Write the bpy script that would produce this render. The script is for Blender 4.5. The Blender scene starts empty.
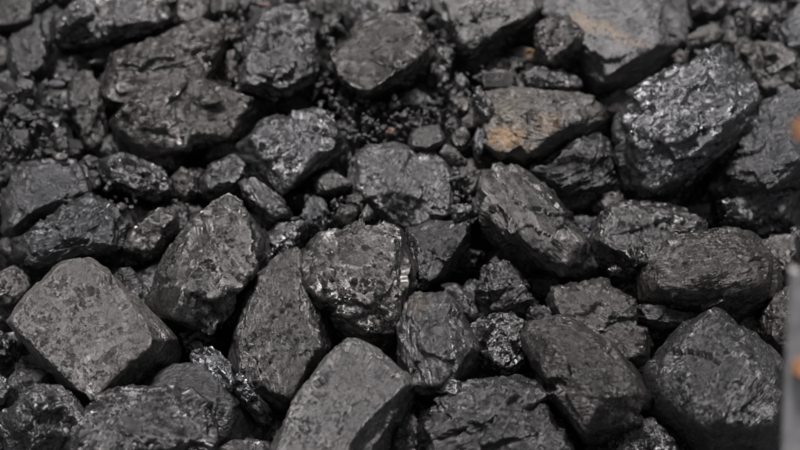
import bpy, bmesh, math, random
import numpy as np
from mathutils import Vector, Matrix

scene = bpy.context.scene
# ------------------------------------------------------------------ camera
PXM = 0.0015                      # metres per photo pixel at the aim distance
DIST = 2.8                        # camera to heap
PITCH = math.radians(58)          # looking down
F_PX = DIST / PXM
fwd = Vector((0, math.cos(PITCH), -math.sin(PITCH)))
right = Vector((1, 0, 0))
up = right.cross(fwd)
cam_loc = -fwd * DIST
cam_data = bpy.data.cameras.new("camera")
cam = bpy.data.objects.new("camera", cam_data)
scene.collection.objects.link(cam)
cam.matrix_world = Matrix.Translation(cam_loc) @ Matrix((right, up, -fwd)).transposed().to_4x4()
cam_data.sensor_width = 36
cam_data.lens = 36 * F_PX / 800
cam_data.clip_start = 0.05
cam_data.clip_end = 100
cam_data.dof.use_dof = True
cam_data.dof.focus_distance = DIST - 0.15
cam_data.dof.aperture_fstop = 84 / 46.0
scene.camera = cam

# ------------------------------------------------------------------ light
SUN_EL, SUN_ROT = math.radians(66), math.radians(-8)
world = bpy.data.worlds.new("World")
scene.world = world
world.use_nodes = True
wn, wl = world.node_tree.nodes, world.node_tree.links
wn.clear()
sky = wn.new("ShaderNodeTexSky"); sky.sky_type = 'NISHITA'; sky.sun_disc = False
sky.sun_elevation = SUN_EL; sky.sun_rotation = SUN_ROT
sky.air_density = 1.0; sky.dust_density = 3.0; sky.ozone_density = 1.0
hsv = wn.new("ShaderNodeHueSaturation"); hsv.inputs['Saturation'].default_value = 0.22
bg = wn.new("ShaderNodeBackground"); bg.inputs['Strength'].default_value = 0.05
wo = wn.new("ShaderNodeOutputWorld")
wl.new(sky.outputs[0], hsv.inputs['Color']); wl.new(hsv.outputs[0], bg.inputs[0]); wl.new(bg.outputs[0], wo.inputs[0])
sd = bpy.data.lights.new("sun", 'SUN'); sd.energy = 5.0; sd.angle = math.radians(14); sd.color = (1.0, 0.97, 0.975)
sun = bpy.data.objects.new("sun", sd); scene.collection.objects.link(sun)
sdir = Vector((math.sin(SUN_ROT) * math.cos(SUN_EL), math.cos(SUN_ROT) * math.cos(SUN_EL), math.sin(SUN_EL)))
sun.rotation_euler = sdir.to_track_quat('Z', 'Y').to_euler()
sun.location = sdir * 5
scene.view_settings.view_transform = 'Standard'
scene.view_settings.look = 'None'
scene.view_settings.exposure = 0.5
scene.view_settings.gamma = 1.0
scene.cycles.use_denoising = True

# ------------------------------------------------------------------ placing helpers
def ray(x, y):
    return fwd + right * ((x - 400) / F_PX) + up * ((225 - y) / F_PX)
def depth_at(x, y, h):
    r = ray(x, y)
    return (h - cam_loc.z) / r.z
def at_depth(x, y, t):
    return cam_loc + ray(x, y) * t

# ------------------------------------------------------------------ numpy noise
def _h(i, j, k, s):
    n = (i.astype(np.int64) * 73856093) ^ (j.astype(np.int64) * 19349663) ^ (k.astype(np.int64) * 83492791) ^ (s * 2654435761 % 4294967291)
    n &= 0xffffffff
    n = ((n ^ (n >> 15)) * 2246822519) & 0xffffffff
    n = ((n ^ (n >> 13)) * 3266489917) & 0xffffffff
    return n ^ (n >> 16)
def hf(i, j, k, s):
    return _h(i, j, k, s).astype(np.float64) / 4294967295.0
def vnoise(p, s):                                   # value noise -1..1
    f = np.floor(p); i = f.astype(np.int64); t = p - f
    t = t * t * t * (t * (t * 6 - 15) + 10)
    r = 0
    for a in (0, 1):
        for b in (0, 1):
            for c in (0, 1):
                w = (t[:, 0] if a else 1 - t[:, 0]) * (t[:, 1] if b else 1 - t[:, 1]) * (t[:, 2] if c else 1 - t[:, 2])
                r = r + w * hf(i[:, 0] + a, i[:, 1] + b, i[:, 2] + c, s)
    return r * 2 - 1
def fbm(p, s, o=4, g=0.5):
    r = 0; a = 1
    for k in range(o):
        r = r + a * vnoise(p * 2.03 ** k + 17.3 * k, s + k); a *= g
    return r
def facets(p, s, tilt=1.0, step=0.35):              # broken flat faces: every cell is a small tilted plane
    f = np.floor(p).astype(np.int64)
    best = np.full(len(p), 1e9); val = np.zeros(len(p))
    for a in (-1, 0, 1):
        for b in (-1, 0, 1):
            for c in (-1, 0, 1):
                i, j, k = f[:, 0] + a, f[:, 1] + b, f[:, 2] + c
                q = np.stack([i + hf(i, j, k, s), j + hf(i, j, k, s + 1), k + hf(i, j, k, s + 2)], 1)
                d = p - q; dd = (d * d).sum(1)
                n = np.stack([hf(i, j, k, s + 3), hf(i, j, k, s + 4), hf(i, j, k, s + 5)], 1) * 2 - 1
                v = (d * n).sum(1) * tilt + (hf(i, j, k, s + 6) * 2 - 1) * step
                m = dd < best
                best = np.where(m, dd, best); val = np.where(m, v, val)
    return val

_ico = {}
def ico(n):
    if n not in _ico:
        bm = bmesh.new(); bmesh.ops.create_icosphere(bm, subdivisions=n, radius=1)
        v = np.array([x.co[:] for x in bm.verts]); f = np.array([[x.index for x in q.verts] for q in bm.faces], dtype=np.int32)
        bm.free(); _ico[n] = (v / np.linalg.norm(v, axis=1)[:, None], f)
    return _ico[n]

def hull_planes(pts):
    bm = bmesh.new()
    for p in pts: bm.verts.new(p)
    r = bmesh.ops.convex_hull(bm, input=bm.verts)
    bm.normal_update()
    c = np.mean(pts, axis=0); out = []
    for f in bm.faces:
        if f.calc_area() < 1e-6: continue
        n = np.array(f.normal[:]); d = float(n @ np.array(f.verts[0].co[:]))
        if n @ c > d: n, d = -n, -d
        for (m, e) in out:
            if m @ n > 0.985 and abs(e - d) < 3: break
        else: out.append((n, d))
    bm.free()
    return out

def radial(u, planes, c, p):
    q = np.stack([np.maximum(u @ n, 0.0) / max(d - n @ c, 0.5) for n, d in planes], 1)
    mx = q.max(1)
    return 1.0 / (mx * ((q / mx[:, None]) ** p).sum(1) ** (1.0 / p))

# ------------------------------------------------------------------ materials
def coal_material(name, base, dust, tint=(1.0, 0.97, 0.95), rough=(0.3, 0.6), fine=1.0, stripes=0.0,
                  dustcov=0.5, stain=None, spec=0.5, coarse=1.0):
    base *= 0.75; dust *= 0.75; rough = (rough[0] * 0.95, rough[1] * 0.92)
    m = bpy.data.materials.new(name); m.use_nodes = True
    N, L = m.node_tree.nodes, m.node_tree.links
    N.clear()
    out = N.new("ShaderNodeOutputMaterial"); bs = N.new("ShaderNodeBsdfPrincipled"); L.new(bs.outputs[0], out.inputs[0])
    at = N.new("ShaderNodeAttribute"); at.attribute_name = "rest"; at.attribute_type = 'GEOMETRY'
    co = at.outputs['Vector']
    def noise(scale, detail=4, rough_=0.6, src=None, dist=0.0):
        n = N.new("ShaderNodeTexNoise"); n.inputs['Scale'].default_value = scale; n.inputs['Detail'].default_value = detail
        n.inputs['Roughness'].default_value = rough_; n.inputs['Distortion'].default_value = dist
        L.new(src or co, n.inputs['Vector']); return n.outputs[0]
    def ramp(src, a, b, lo=0.0, hi=1.0):
        r = N.new("ShaderNodeMapRange"); r.inputs[1].default_value = a; r.inputs[2].default_value = b
        r.inputs[3].default_value = lo; r.inputs[4].default_value = hi; L.new(src, r.inputs[0]); return r.outputs[0]
    def math_(op, a, b):
        n = N.new("ShaderNodeMath"); n.operation = op
        for i, v in enumerate((a, b)):
            if isinstance(v, (int, float)): n.inputs[i].default_value = v
            else: L.new(v, n.inputs[i])
        return n.outputs[0]
    def vmath(op, a, b=None):
        n = N.new("ShaderNodeVectorMath"); n.operation = op
        for i, v in enumerate((a, b)):
            if v is None: continue
            if isinstance(v, tuple): n.inputs[i].default_value = v
            else: L.new(v, n.inputs[i])
        return n
    def facet_height(scale, src, seed, metric='EUCLIDEAN'):
        sc = vmath('MULTIPLY', src, (scale, scale, scale)).outputs[0]
        sh = vmath('ADD', sc, (seed, seed * 1.7, seed * 0.6)).outputs[0]
        v = N.new("ShaderNodeTexVoronoi"); v.inputs['Scale'].default_value = 1.0; v.distance = metric
        L.new(sh, v.inputs['Vector'])
        d = vmath('SUBTRACT', sh, v.outputs['Position']).outputs[0]
        c = vmath('SUBTRACT', v.outputs['Color'], (0.5, 0.5, 0.5)).outputs[0]
        return vmath('DOT_PRODUCT', d, c).outputs['Value'], v.outputs['Color']
    # coordinates squeezed across the grain: long fibres
    mp = N.new("ShaderNodeMapping"); mp.inputs['Scale'].default_value = (0.22, 0.22, 1.3); L.new(co, mp.inputs[0])
    warp = N.new("ShaderNodeTexNoise"); warp.inputs['Scale'].default_value = 0.05; warp.inputs['Detail'].default_value = 3; L.new(co, warp.inputs['Vector'])
    wv = vmath('MULTIPLY', warp.outputs['Color'], (4, 4, 4)).outputs[0]
    cow = vmath('ADD', co, wv).outputs[0]
    grain = noise(0.34, 5, 0.68, vmath('ADD', mp.outputs[0], vmath('MULTIPLY', warp.outputs['Color'], (1.5, 1.5, 3.0)).outputs[0]).outputs[0])
    big = noise(0.035, 3, 0.55)
    mid = noise(0.12, 5, 0.62, cow); midc = noise(0.045, 3, 0.5, cow)
    band = noise(1.0, 3, 0.5, vmath('MULTIPLY', cow, (0.012, 0.012, 0.16)).outputs[0])
    fin = noise(0.55, 6, 0.72)
    f1, c1 = facet_height(0.10, cow, 3.0, 'CHEBYCHEV')
    f2, c2 = facet_height(0.27, cow, 11.0, 'CHEBYCHEV')
    f3, c3 = facet_height(0.75, co, 23.0)
    # colour: black coal with a film of grey dust where the face is dull
    dm = ramp(math_('ADD', math_('MULTIPLY', midc, 0.6), math_('MULTIPLY', big, 0.4)), 0.62 - 0.3 * dustcov, 0.80 - 0.3 * dustcov)
    dm = math_('MULTIPLY', dm, ramp(fin, 0.30, 0.62, 0.6, 1.0))
    if stripes > 0.6: dm = math_('MULTIPLY', dm, ramp(band, 0.40, 0.56, 0.1, 1.3))
    if stripes: dm = math_('MULTIPLY', dm, ramp(grain, 0.35, 0.65, 1.0 - min(stripes, 1.0) * 0.7, 1.0))
    mx = N.new("ShaderNodeMix"); mx.data_type = 'RGBA'
    mx.inputs['A'].default_value = (base * tint[0], base * tint[1], base * tint[2], 1)
    mx.inputs['B'].default_value = (dust * tint[0], dust * tint[1], dust * tint[2], 1)
    L.new(dm, mx.inputs['Factor']); col = mx.outputs['Result']
    # small colour jitter from chip to chip
    j = N.new("ShaderNodeSeparateColor"); L.new(c2, j.inputs[0])
    jm = N.new("ShaderNodeMix"); jm.data_type = 'RGBA'; jm.blend_type = 'MULTIPLY'; jm.inputs['Factor'].default_value = 1.0
    cj = N.new("ShaderNodeCombineColor"); v_ = ramp(j.outputs[0], 0, 1, 0.93, 1.07)
    for q in range(3): L.new(v_, cj.inputs[q])
    L.new(col, jm.inputs['A']); L.new(cj.outputs[0], jm.inputs['B']); col = jm.outputs['Result']
    if stain:
        for (cx, cy, cz, r, rgb, amt, stretch) in stain:
            d = vmath('SUBTRACT', at2.outputs['Vector'] if False else co_px(N, L), (cx, cy, cz)).outputs[0]
            d = vmath('MULTIPLY', d, stretch).outputs[0]
            ln = vmath('LENGTH', d).outputs['Value']
            wob = math_('ADD', math_('DIVIDE', ln, r), math_('MULTIPLY', math_('SUBTRACT', noise(0.09, 5, 0.7, cow), 0.5), 2.2))
            k = math_('MULTIPLY', ramp(wob, 1.15, 0.55, 0.0, amt), ramp(fin, 0.28, 0.5, 0.35, 1.0))
            sm = N.new("ShaderNodeMix"); sm.data_type = 'RGBA'; sm.inputs['B'].default_value = (*rgb, 1)
            L.new(k, sm.inputs['Factor']); L.new(col, sm.inputs['A']); col = sm.outputs['Result']
    oi = N.new("ShaderNodeObjectInfo")
    tm = N.new("ShaderNodeMix"); tm.data_type = 'RGBA'; L.new(oi.outputs['Random'], tm.inputs['Factor'])
    tm.inputs['A'].default_value = (1.05, 0.985, 0.93, 1); tm.inputs['B'].default_value = (0.97, 0.98, 1.02, 1)
    tv = N.new("ShaderNodeMix"); tv.data_type = 'RGBA'; tv.blend_type = 'MULTIPLY'; tv.inputs['Factor'].default_value = 1.0
    L.new(col, tv.inputs['A']); L.new(tm.outputs['Result'], tv.inputs['B']); col = tv.outputs['Result']
    ts = N.new("ShaderNodeMix"); ts.data_type = 'RGBA'; L.new(oi.outputs['Random'], ts.inputs['Factor'])
    ts.inputs['A'].default_value = (1.0, 0.955, 0.92, 1); ts.inputs['B'].default_value = (0.96, 0.965, 1.0, 1)
    L.new(ts.outputs['Result'], bs.inputs['Specular Tint'])
    L.new(col, bs.inputs['Base Color'])
    r0 = ramp(math_('ADD', noise(0.028, 2, 0.5, co), math_('MULTIPLY', c_sep(N, L, c1), 0.22)), 0.42, 0.80, rough[0], rough[1])
    r1 = N.new("ShaderNodeMix"); r1.data_type = 'FLOAT'; L.new(dm, r1.inputs['Factor']); L.new(r0, r1.inputs['A'])
    r1.inputs['B'].default_value = min(rough[1] + 0.06, 0.85)
    L.new(r1.outputs['Result'], bs.inputs['Roughness'])
    bs.inputs['Specular IOR Level'].default_value = spec
    bs.inputs['IOR'].default_value = 1.9
    # relief: chipped faces at three sizes, fibres along the bedding, fine grit
    hsum = math_('ADD', math_('MULTIPLY', f1, 14.0 * coarse), math_('MULTIPLY', f2, 6.5 * fine))
    hsum = math_('ADD', hsum, math_('MULTIPLY', f3, 1.1 * fine))
    hsum = math_('ADD', hsum, math_('MULTIPLY', mid, 2.8))
    hsum = math_('ADD', hsum, math_('MULTIPLY', fin, 1.3 * fine))
    hsum = math_('ADD', hsum, math_('MULTIPLY', grain, 3.5 + 5.0 * stripes))
    hm = N.new("ShaderNodeMath"); hm.operation = 'MULTIPLY'; hm.inputs[1].default_value = PXM; L.new(hsum, hm.inputs[0])
    bp = N.new("ShaderNodeBump"); bp.inputs['Strength'].default_value = 0.62; bp.inputs['Distance'].default_value = 1.0
    L.new(hm.outputs[0], bp.inputs['Height']); L.new(bp.outputs[0], bs.inputs['Normal'])
    return m
def c_sep(N, L, c):
    s = N.new("ShaderNodeSeparateColor"); L.new(c, s.inputs[0]); return s.outputs[1]
def co_px(N, L):
    a = N.new("ShaderNodeAttribute"); a.attribute_name = "spot"; a.attribute_type = 'GEOMETRY'; return a.outputs['Vector']

M = {
 'dull':   coal_material("dull_coal", 0.012, 0.026, (1, .96, .94), (0.24, 0.44), 0.75, 0.6, 0.6, coarse=0.45, spec=0.42),
 'dusty':  coal_material("dusty_coal", 0.030, 0.046, (1, .98, .975), (0.20, 0.40), 1.2, 0.35, 0.75, coarse=0.3),
 'rough':  coal_material("broken_coal", 0.007, 0.028, (1, .985, .975), (0.18, 0.44), 1.1, 0.15, 0.45, coarse=1.3),
 'shiny':  coal_material("glossy_coal", 0.004, 0.018, (.99, .99, 1), (0.13, 0.38), 1.1, 0.15, 0.25, spec=0.6),
 'fibre':  coal_material("fibrous_coal", 0.006, 0.10, (1, .98, .97), (0.18, 0.45), 0.7, 1.0, 0.9),
 'slate':  coal_material("slaty_coal", 0.006, 0.022, (1, .97, .96), (0.24, 0.46), 0.75, 0.7, 0.45, spec=0.42),
 'pale':   coal_material('pale_dusty_coal', 0.062, 0.085, (1, .985, .985), (0.22, 0.40), 1.4, 0.35, 0.75, coarse=0.3),
 'worn':   coal_material("worn_coal", 0.009, 0.024, (1, .97, .95), (0.22, 0.42), 1.0, 0.5, 0.5, coarse=0.5, spec=0.38),
 'crystal': coal_material('crystal_coal', 0.005, 0.034, (1, .99, .985), (0.19, 0.42), 1.0, 0.1, 0.45, coarse=1.3, spec=0.6),
 'glassy': coal_material('glassy_coal', 0.003, 0.008, (1, 1, 1), (0.05, 0.2), 0.6, 0.0, 0.1, coarse=1.6, spec=0.7),
 'grey':   coal_material("grey_coal", 0.028, 0.13, (1, 1.0, .98), (0.22, 0.48), 0.9, 0.3, 0.6),
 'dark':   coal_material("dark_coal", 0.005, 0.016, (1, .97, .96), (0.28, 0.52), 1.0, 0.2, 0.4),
}
OCH = (0.12, 0.075, 0.03); ORG = (0.175, 0.095, 0.028); TAN = (0.125, 0.088, 0.05)
M['orange_stained'] = coal_material("iron_stained_coal", 0.016, 0.05, (1, .95, .85), (0.35, 0.6), 0.9, 0.3, 0.7,
    stain=[(508, 125, 20, 36, (0.055, 0.045, 0.028), 0.7, (1, 1, .3)), (508, 136, 20, 13, ORG, 0.8, (0.6, 1.25, .3)), (548, 122, 20, 13, OCH, 0.6, (1, 1.0, .3)), (528, 152, 20, 10, OCH, 0.5, (1, 1.0, .3))])
M['tan_stripe'] = coal_material("tan_streaked_coal", 0.03, 0.10, (1, 1, 1.01), (0.35, 0.65), 0.8, 0.2, 0.75,
    stain=[(580 + q * 13, 20 + q * 5.5, 20, 9, TAN, 0.7, (0.8, 1.1, .2)) for q in range(6)])
M['tan_corner'] = coal_material("tan_cornered_coal", 0.010, 0.05, (1, .985, .96), (0.22, 0.5), 0.8, 0.9, 0.6,
    stain=[(417, 302, 20, 13, (0.055, 0.045, 0.032), 0.5, (1, .9, .3))])
M['rust'] = coal_material("rusty_coal", 0.01, 0.04, (1, .9, .8), (0.5, 0.7), 0.9, 0.1, 0.6,
    stain=[(530, 52, 0, 8, ORG, 0.9, (1, 1, .2))])
M['rust_fleck'] = coal_material("rust_brown_chip", 0.05, 0.13, (1, .50, .32), (0.5, 0.7), 0.8, 0.0, 0.6)
M['brown'] = coal_material("brown_coal", 0.02, 0.05, (1, .86, .68), (0.5, 0.7), 0.8, 0.2, 0.6)

# ------------------------------------------------------------------ a lump
seed_of = [100]
def lump(name, cat, label, outline, front=None, mat='rough', h=0.0, lift=0.0, thick=None, sharp=22, amp=1.0, cuts=12, grain=None,
         strata=0.0, ledge=0.0, extra=None, group=None, sub=None, parent_depth=None):
    seed_of[0] += 13; sd_ = seed_of[0]
    o2 = np.array([(p[0], p[1], p[2] if len(p) > 2 else 0.0) for p in outline], dtype=float)
    c2 = o2[:, :2].mean(0); size = float(np.sqrt(np.prod(np.ptp(o2[:, :2], axis=0))))
    thick = thick or size * 0.62
    if size > 30:                                    # the lower right side of a lump turns down and away
        dn = ((o2[:, 0] - c2[0]) * 0.45 + (o2[:, 1] - c2[1]) * 0.9) / (size * 0.5)
        o2[:, 2] -= 0.20 * size * np.clip(dn, 0, 1)
    pts = [tuple(p) for p in o2]
    if front: pts += [(float(p[0]), float(p[1]), max(p[2] * 1.3 + (p[1] - c2[1]) * 0.34, 4.0)) for p in front]
    else:
        rg = np.random.RandomState(sd_)
        for q in o2:
            k = rg.uniform(0.45, 0.78)
            pts.append((c2[0] + (q[0] - c2[0]) * k, c2[1] - size * 0.06 + (q[1] - c2[1]) * k, size * rg.uniform(0.20, 0.40)))
    for q in o2:
        pts.append((c2[0] + (q[0] - c2[0]) * 0.72, c2[1] + (q[1] - c2[1]) * 0.72 + size * .05, -thick))
    def conv(a):                                     # px, y up, z toward the viewer
        a = np.array(a, dtype=float); return np.stack([a[:, 0] - c2[0], c2[1] - a[:, 1], a[:, 2]], 1)
    P = conv(pts)
    planes = [hull_planes(P)]
    fmax = P[:, 2].max()
    rc = np.random.RandomState(sd_ + 3)              # struck-off corners: flat cuts just inside the hull
    crisp = front is not None and sharp >= 28         # lumps with clean fracture planes keep their own corners
    for q in range(5 if crisp else cuts):
        n = rc.normal(size=3); n[2] = abs(n[2]) * (1.5 if front else 0.9); n /= np.linalg.norm(n)
        sup = float((P @ n).max())
        planes[0].append((n, sup * (rc.uniform(0.92, 0.99) if crisp else rc.uniform(0.82, 0.98))))
    P_pad = 1.075 if size > 40 and not crisp else 1.04
    c = np.array([0, 0, (fmax - thick) * 0.5 * 0.6])
    if extra:
        for e in extra: planes.append(hull_planes(conv([(p[0], p[1], p[2] * 1.35 if p[2] > 0 else p[2]) for p in e])))
        c = np.array([0, 0, 2.0])
    if sub is None: sub = 6 if size > 62 else (5 if size > 26 else (4 if size > 8 else 3))
    u, F = ico(sub)
    ext = np.array([np.ptp(P[:, 0]), np.ptp(P[:, 1]), max(np.ptp(P[:, 2]), size * .6)]); ext /= ext.max()
    u = u * ext; u /= np.linalg.norm(u, axis=1)[:, None]
    r = None
    for pl in planes:
        rr = radial(u, pl, c, (sharp * 6 if sharp > 18 else sharp * 2.4)) * P_pad
        r = rr if r is None else np.maximum(r, rr)
    p0 = c + u * r[:, None]
    # relief that is really there: dents, broken faces, bedding
    S = size * amp
    ps = p0 + 1000.0 + sd_ * 3.1
    w = np.stack([fbm(ps / (size * .35), sd_ + 40 + k, 3) for k in range(3)], 1)
    pw = ps + w * size * .07
    d = 0.010 * S * fbm(ps / (size * .45), sd_, 3)
    d += 0.145 * S * .38 * facets(pw / (size * .38), sd_ + 1, 1.0, 0.55)
    d += 0.085 * S * .17 * facets(pw / (size * .17), sd_ + 2, 1.0, 0.5)
    if sub >= 5:
        s3 = max(size * .07, 3.2)
        d += 0.085 * s3 * amp * facets(pw / s3, sd_ + 3, 1.0, 0.45) * (0.6 + 0.5 * vnoise(ps / (size * .3), sd_ + 9))
        if sub >= 6: d += 0.10 * 2.8 * amp * facets(pw / 2.8, sd_ + 4, 1.0, 0.4)
        d += 0.25 * amp * fbm(ps / 5.0, sd_ + 5, 3)
    ang = math.radians(grain if grain is not None else (sd_ * 37) % 180)
    ax = np.array([-math.sin(ang), math.cos(ang), 0.35]); ax /= np.linalg.norm(ax)     # bedding normal
    bx = np.cross([0, 0, 1.0], ax); bx /= np.linalg.norm(bx); cx = np.cross(ax, bx)
    if strata:
        qs = np.stack([pw @ bx / (size * .55), pw @ cx / (size * .55), pw @ ax / (size * .075)], 1)
        d += strata * 0.022 * size * (facets(qs, sd_ + 6, 0.5, 0.8))
        qs2 = np.stack([pw @ bx / (size * .22), pw @ cx / (size * .22), pw @ ax / max(size * .028, 1.6)], 1)
        d += strata * 0.013 * size * fbm(qs2, sd_ + 7, 2)
    if not ledge and front and mat in ('rough', 'crystal'): ledge = 0.4
    if ledge:                                        # broken steps where thick layers end
        q3 = np.stack([pw @ bx / (size * .6), pw @ cx / (size * .6), pw @ ax / (size * .19)], 1)
        d += ledge * 0.05 * size * facets(q3, sd_ + 8, 0.35, 1.0)
    cell = np.clip(d, -0.16 * size, 0.10 * size)
    p = p0 + u * cell[:, None]
    # to the world: image-pixel shape baked along camera rays, at its own distance
    tc = depth_at(c2[0], c2[1], h) - lift * PXM
    t = tc - p[:, 2] * PXM
    X = (c2[0] + p[:, 0] - 400) / F_PX; Y = (225 - (c2[1] - p[:, 1])) / F_PX
    Wd = np.array(cam_loc) + t[:, None] * (np.array(fwd) + X[:, None] * np.array(right) + Y[:, None] * np.array(up))
    org = at_depth(c2[0], c2[1], tc + 0.2 * size * PXM)
    me = bpy.data.meshes.new(name)
    V = (Wd - np.array(org)).astype(np.float32)
    me.vertices.add(len(V)); me.vertices.foreach_set('co', V.ravel())
    me.loops.add(F.size); me.loops.foreach_set('vertex_index', F.ravel())
    me.polygons.add(len(F)); me.polygons.foreach_set('loop_start', np.arange(0, F.size, 3, dtype=np.int32))
    me.polygons.foreach_set('loop_total', np.full(len(F), 3, dtype=np.int32))
    me.update(calc_edges=True)
    me.polygons.foreach_set('use_smooth', np.ones(len(F), dtype=bool))
    rest = np.stack([p0 @ bx, p0 @ cx, p0 @ ax], 1) + sd_ * 7.7 % 900
    a = me.attributes.new('rest', 'FLOAT_VECTOR', 'POINT'); a.data.foreach_set('vector', rest.astype(np.float32).ravel())
    if mat in ('orange_stained', 'tan_stripe', 'tan_corner', 'rust'):
        spot = np.stack([p0[:, 0] + c2[0], c2[1] - p0[:, 1], p0[:, 2]], 1)
        a = me.attributes.new('spot', 'FLOAT_VECTOR', 'POINT'); a.data.foreach_set('vector', spot.astype(np.float32).ravel())
    me.materials.append(M[mat])
    ob = bpy.data.objects.new(name, me); ob.location = org
    scene.collection.objects.link(ob)
    ob['label'] = label; ob['category'] = cat
    if group: ob['group'] = group
    return ob

# ------------------------------------------------------------------ the heap under the lumps
RUBBLE = [(30, 115, 42), (20, 150, 30), (232, 40, 30), (325, 60, 25), (350, 125, 34), (390, 120, 34), (430, 128, 28), (455, 90, 32), (455, 50, 24), (335, 210, 36), (760, 20, 34), (465, 195, 22)]
def heap():
    n = 520; m = 420
    gx = np.linspace(-1.5, 1.5, n); gy = np.linspace(-1.2, 1.3, m)
    X, Y = np.meshgrid(gx, gy); P = np.stack([X.ravel(), Y.ravel(), np.zeros(n * m)], 1)
    e = np.maximum(np.abs(P[:, 0]) / 0.62, np.abs(P[:, 1] - 0.02) / 0.44)
    rise = np.clip((e - 1.05) / 0.35, 0, 1); rise = rise * rise * (3 - 2 * rise)
    z = -0.17 + 0.15 * rise
    w = np.stack([fbm(P / .06 + 9, 5 + k, 3) for k in range(3)], 1) * .008
    for (bx_, by_, br_) in RUBBLE:
        q = at_depth(bx_, by_, depth_at(bx_, by_, -0.03))
        z += 0.14 * np.exp(-(((P[:, 0] - q.x) ** 2 + (P[:, 1] - q.y) ** 2) / (br_ * PXM) ** 2) ** 1.5) * (1 - rise)
    z = np.minimum(z, -0.022)
    z += 0.11 * facets((P + w) / 0.12 + 50, 61, 0.30, 0.26) * (0.12 + rise * 0.9)
    z += 0.028 * facets((P + w) / 0.035 + 80, 71, 0.45, 0.45)
    z += 0.010 * facets((P + w) / 0.012 + 90, 81, 0.5, 0.5)
    P[:, 2] = z
    idx = np.arange(n * m).reshape(m, n)
    F = np.stack([idx[:-1, :-1].ravel(), idx[:-1, 1:].ravel(), idx[1:, 1:].ravel(), idx[1:, :-1].ravel()], 1).astype(np.int32)
    me = bpy.data.meshes.new("ground")
    me.vertices.add(len(P)); me.vertices.foreach_set('co', P.astype(np.float32).ravel())
    me.loops.add(F.size); me.loops.foreach_set('vertex_index', F.ravel())
    me.polygons.add(len(F)); me.polygons.foreach_set('loop_start', np.arange(0, F.size, 4, dtype=np.int32))
    me.polygons.foreach_set('loop_total', np.full(len(F), 4, dtype=np.int32))
    me.update(calc_edges=True); me.polygons.foreach_set('use_smooth', np.ones(len(F), dtype=bool))
    a = me.attributes.new('rest', 'FLOAT_VECTOR', 'POINT'); a.data.foreach_set('vector', (P / PXM).astype(np.float32).ravel())
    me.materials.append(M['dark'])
    ob = bpy.data.objects.new("ground", me); scene.collection.objects.link(ob)
    ob['kind'] = 'structure'; ob['label'] = 'dark bed of fine broken coal under the lumps'
heap()

# ------------------------------------------------------------------ big lumps, outlines in photo pixels
BIG = 'large coal lumps of the heap'
BIGOUT = []; NICK = []
STOP = set('with at in behind between under below above cut standing leaning left right tucked lying near just set beside on across pointing directly a the and of from to into its over'.split())
def nick(label):
    w = label.split()[:6]
    while w[-1] in STOP: w.pop()
    return ' '.join(w)
def place_words(x, y):                               # which lump it lies next to, and on which side of it
    best = min(NICK, key=lambda k: (k[0] - x) ** 2 + (k[1] - y) ** 2)
    dx, dy = x - best[0], y - best[1]
    side = ('right of' if dx > 0 else 'left of') if abs(dx) > abs(dy) else ('below' if dy > 0 else 'above')
    return side, best[2]
def L_(label, outline, front=None, mat='rough', **k):
    BIGOUT.append([p[:2] for p in outline])
    NICK.append((sum(p[0] for p in outline) / len(outline), sum(p[1] for p in outline) / len(outline), nick(label)))
    return lump('coal_lump', 'coal lump', label, outline, front, mat, group=BIG, **k)

# top row
L_('dull dark lump cut by the top left corner of the photo', [(-12, -8), (28, -8), (34, 8), (31, 24), (14, 33), (-10, 30)], None, 'dull', lift=-15)
L_('dull flat-faced slab near the left edge, standing upright below the top left corner', [(8, 50), (13, 33), (36, 27), (44, 42), (49, 66), (42, 80), (22, 84), (10, 78)], [(14, 40, 12), (36, 33, 12), (43, 66, 14), (20, 76, 14)], 'dull', grain=95, strata=.3)
L_('thin pale upright sliver between the flat slab and the glittering top lump', [(41, 17), (50, 14), (55, 34), (51, 52), (46, 48), (40, 28)], None, 'dull', lift=10, thick=10)
L_('glittering dark lump at the top left with crumbly bright crystals on its left half', [(55, 34), (66, 14), (84, 0), (98, -9), (150, -10), (172, -2), (174, 16), (160, 30), (132, 43), (114, 50), (95, 42), (70, 48), (58, 44)], [(70, 18, 25), (95, 2, 25), (150, 0, 20), (165, 15, 20), (120, 30, 34), (75, 38, 20)], 'crystal', amp=1.5)
L_('small pale brownish block at the top edge left of the chip-topped lump', [(173, -8), (211, -8), (212, 12), (202, 23), (186, 29), (173, 22)], None, 'grey', sharp=30, lift=5)
L_('broad lump with a bedded ledge below and a bright broken right cheek, upper left', [(106, 57), (130, 55), (150, 45), (176, 30), (202, 23), (220, 30), (228, 50), (226, 84), (214, 102), (150, 114), (112, 108), (103, 88)],
   [(114, 62, 20), (156, 54, 35), (190, 35, 25), (215, 42, 22), (216, 88, 14), (186, 90, 26), (140, 100, 24), (112, 96, 14)], 'rough', amp=.65, grain=8, strata=.5, ledge=.25, sub=6,
   extra=[[(112, 118, 0), (120, 145, 0), (148, 161, 0), (175, 159, 0), (228, 143, 0), (258, 130, 0), (263, 116, 0), (222, 104, 0), (130, 100, 0), (120, 122, 42), (160, 116, 52), (235, 110, 36), (222, 132, 42), (150, 148, 44), (130, 138, 34), (140, 90, -60), (200, 90, -60), (150, 150, -50), (220, 130, -45)]])
L_('tall dull upright stone standing left of the broad ledged lump', [(75, 72), (90, 69), (100, 80), (99, 102), (106, 126), (112, 146), (104, 165), (90, 162), (76, 142), (67, 112), (69, 86)], None, 'dull', lift=-25, grain=100, strata=.4)
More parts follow.
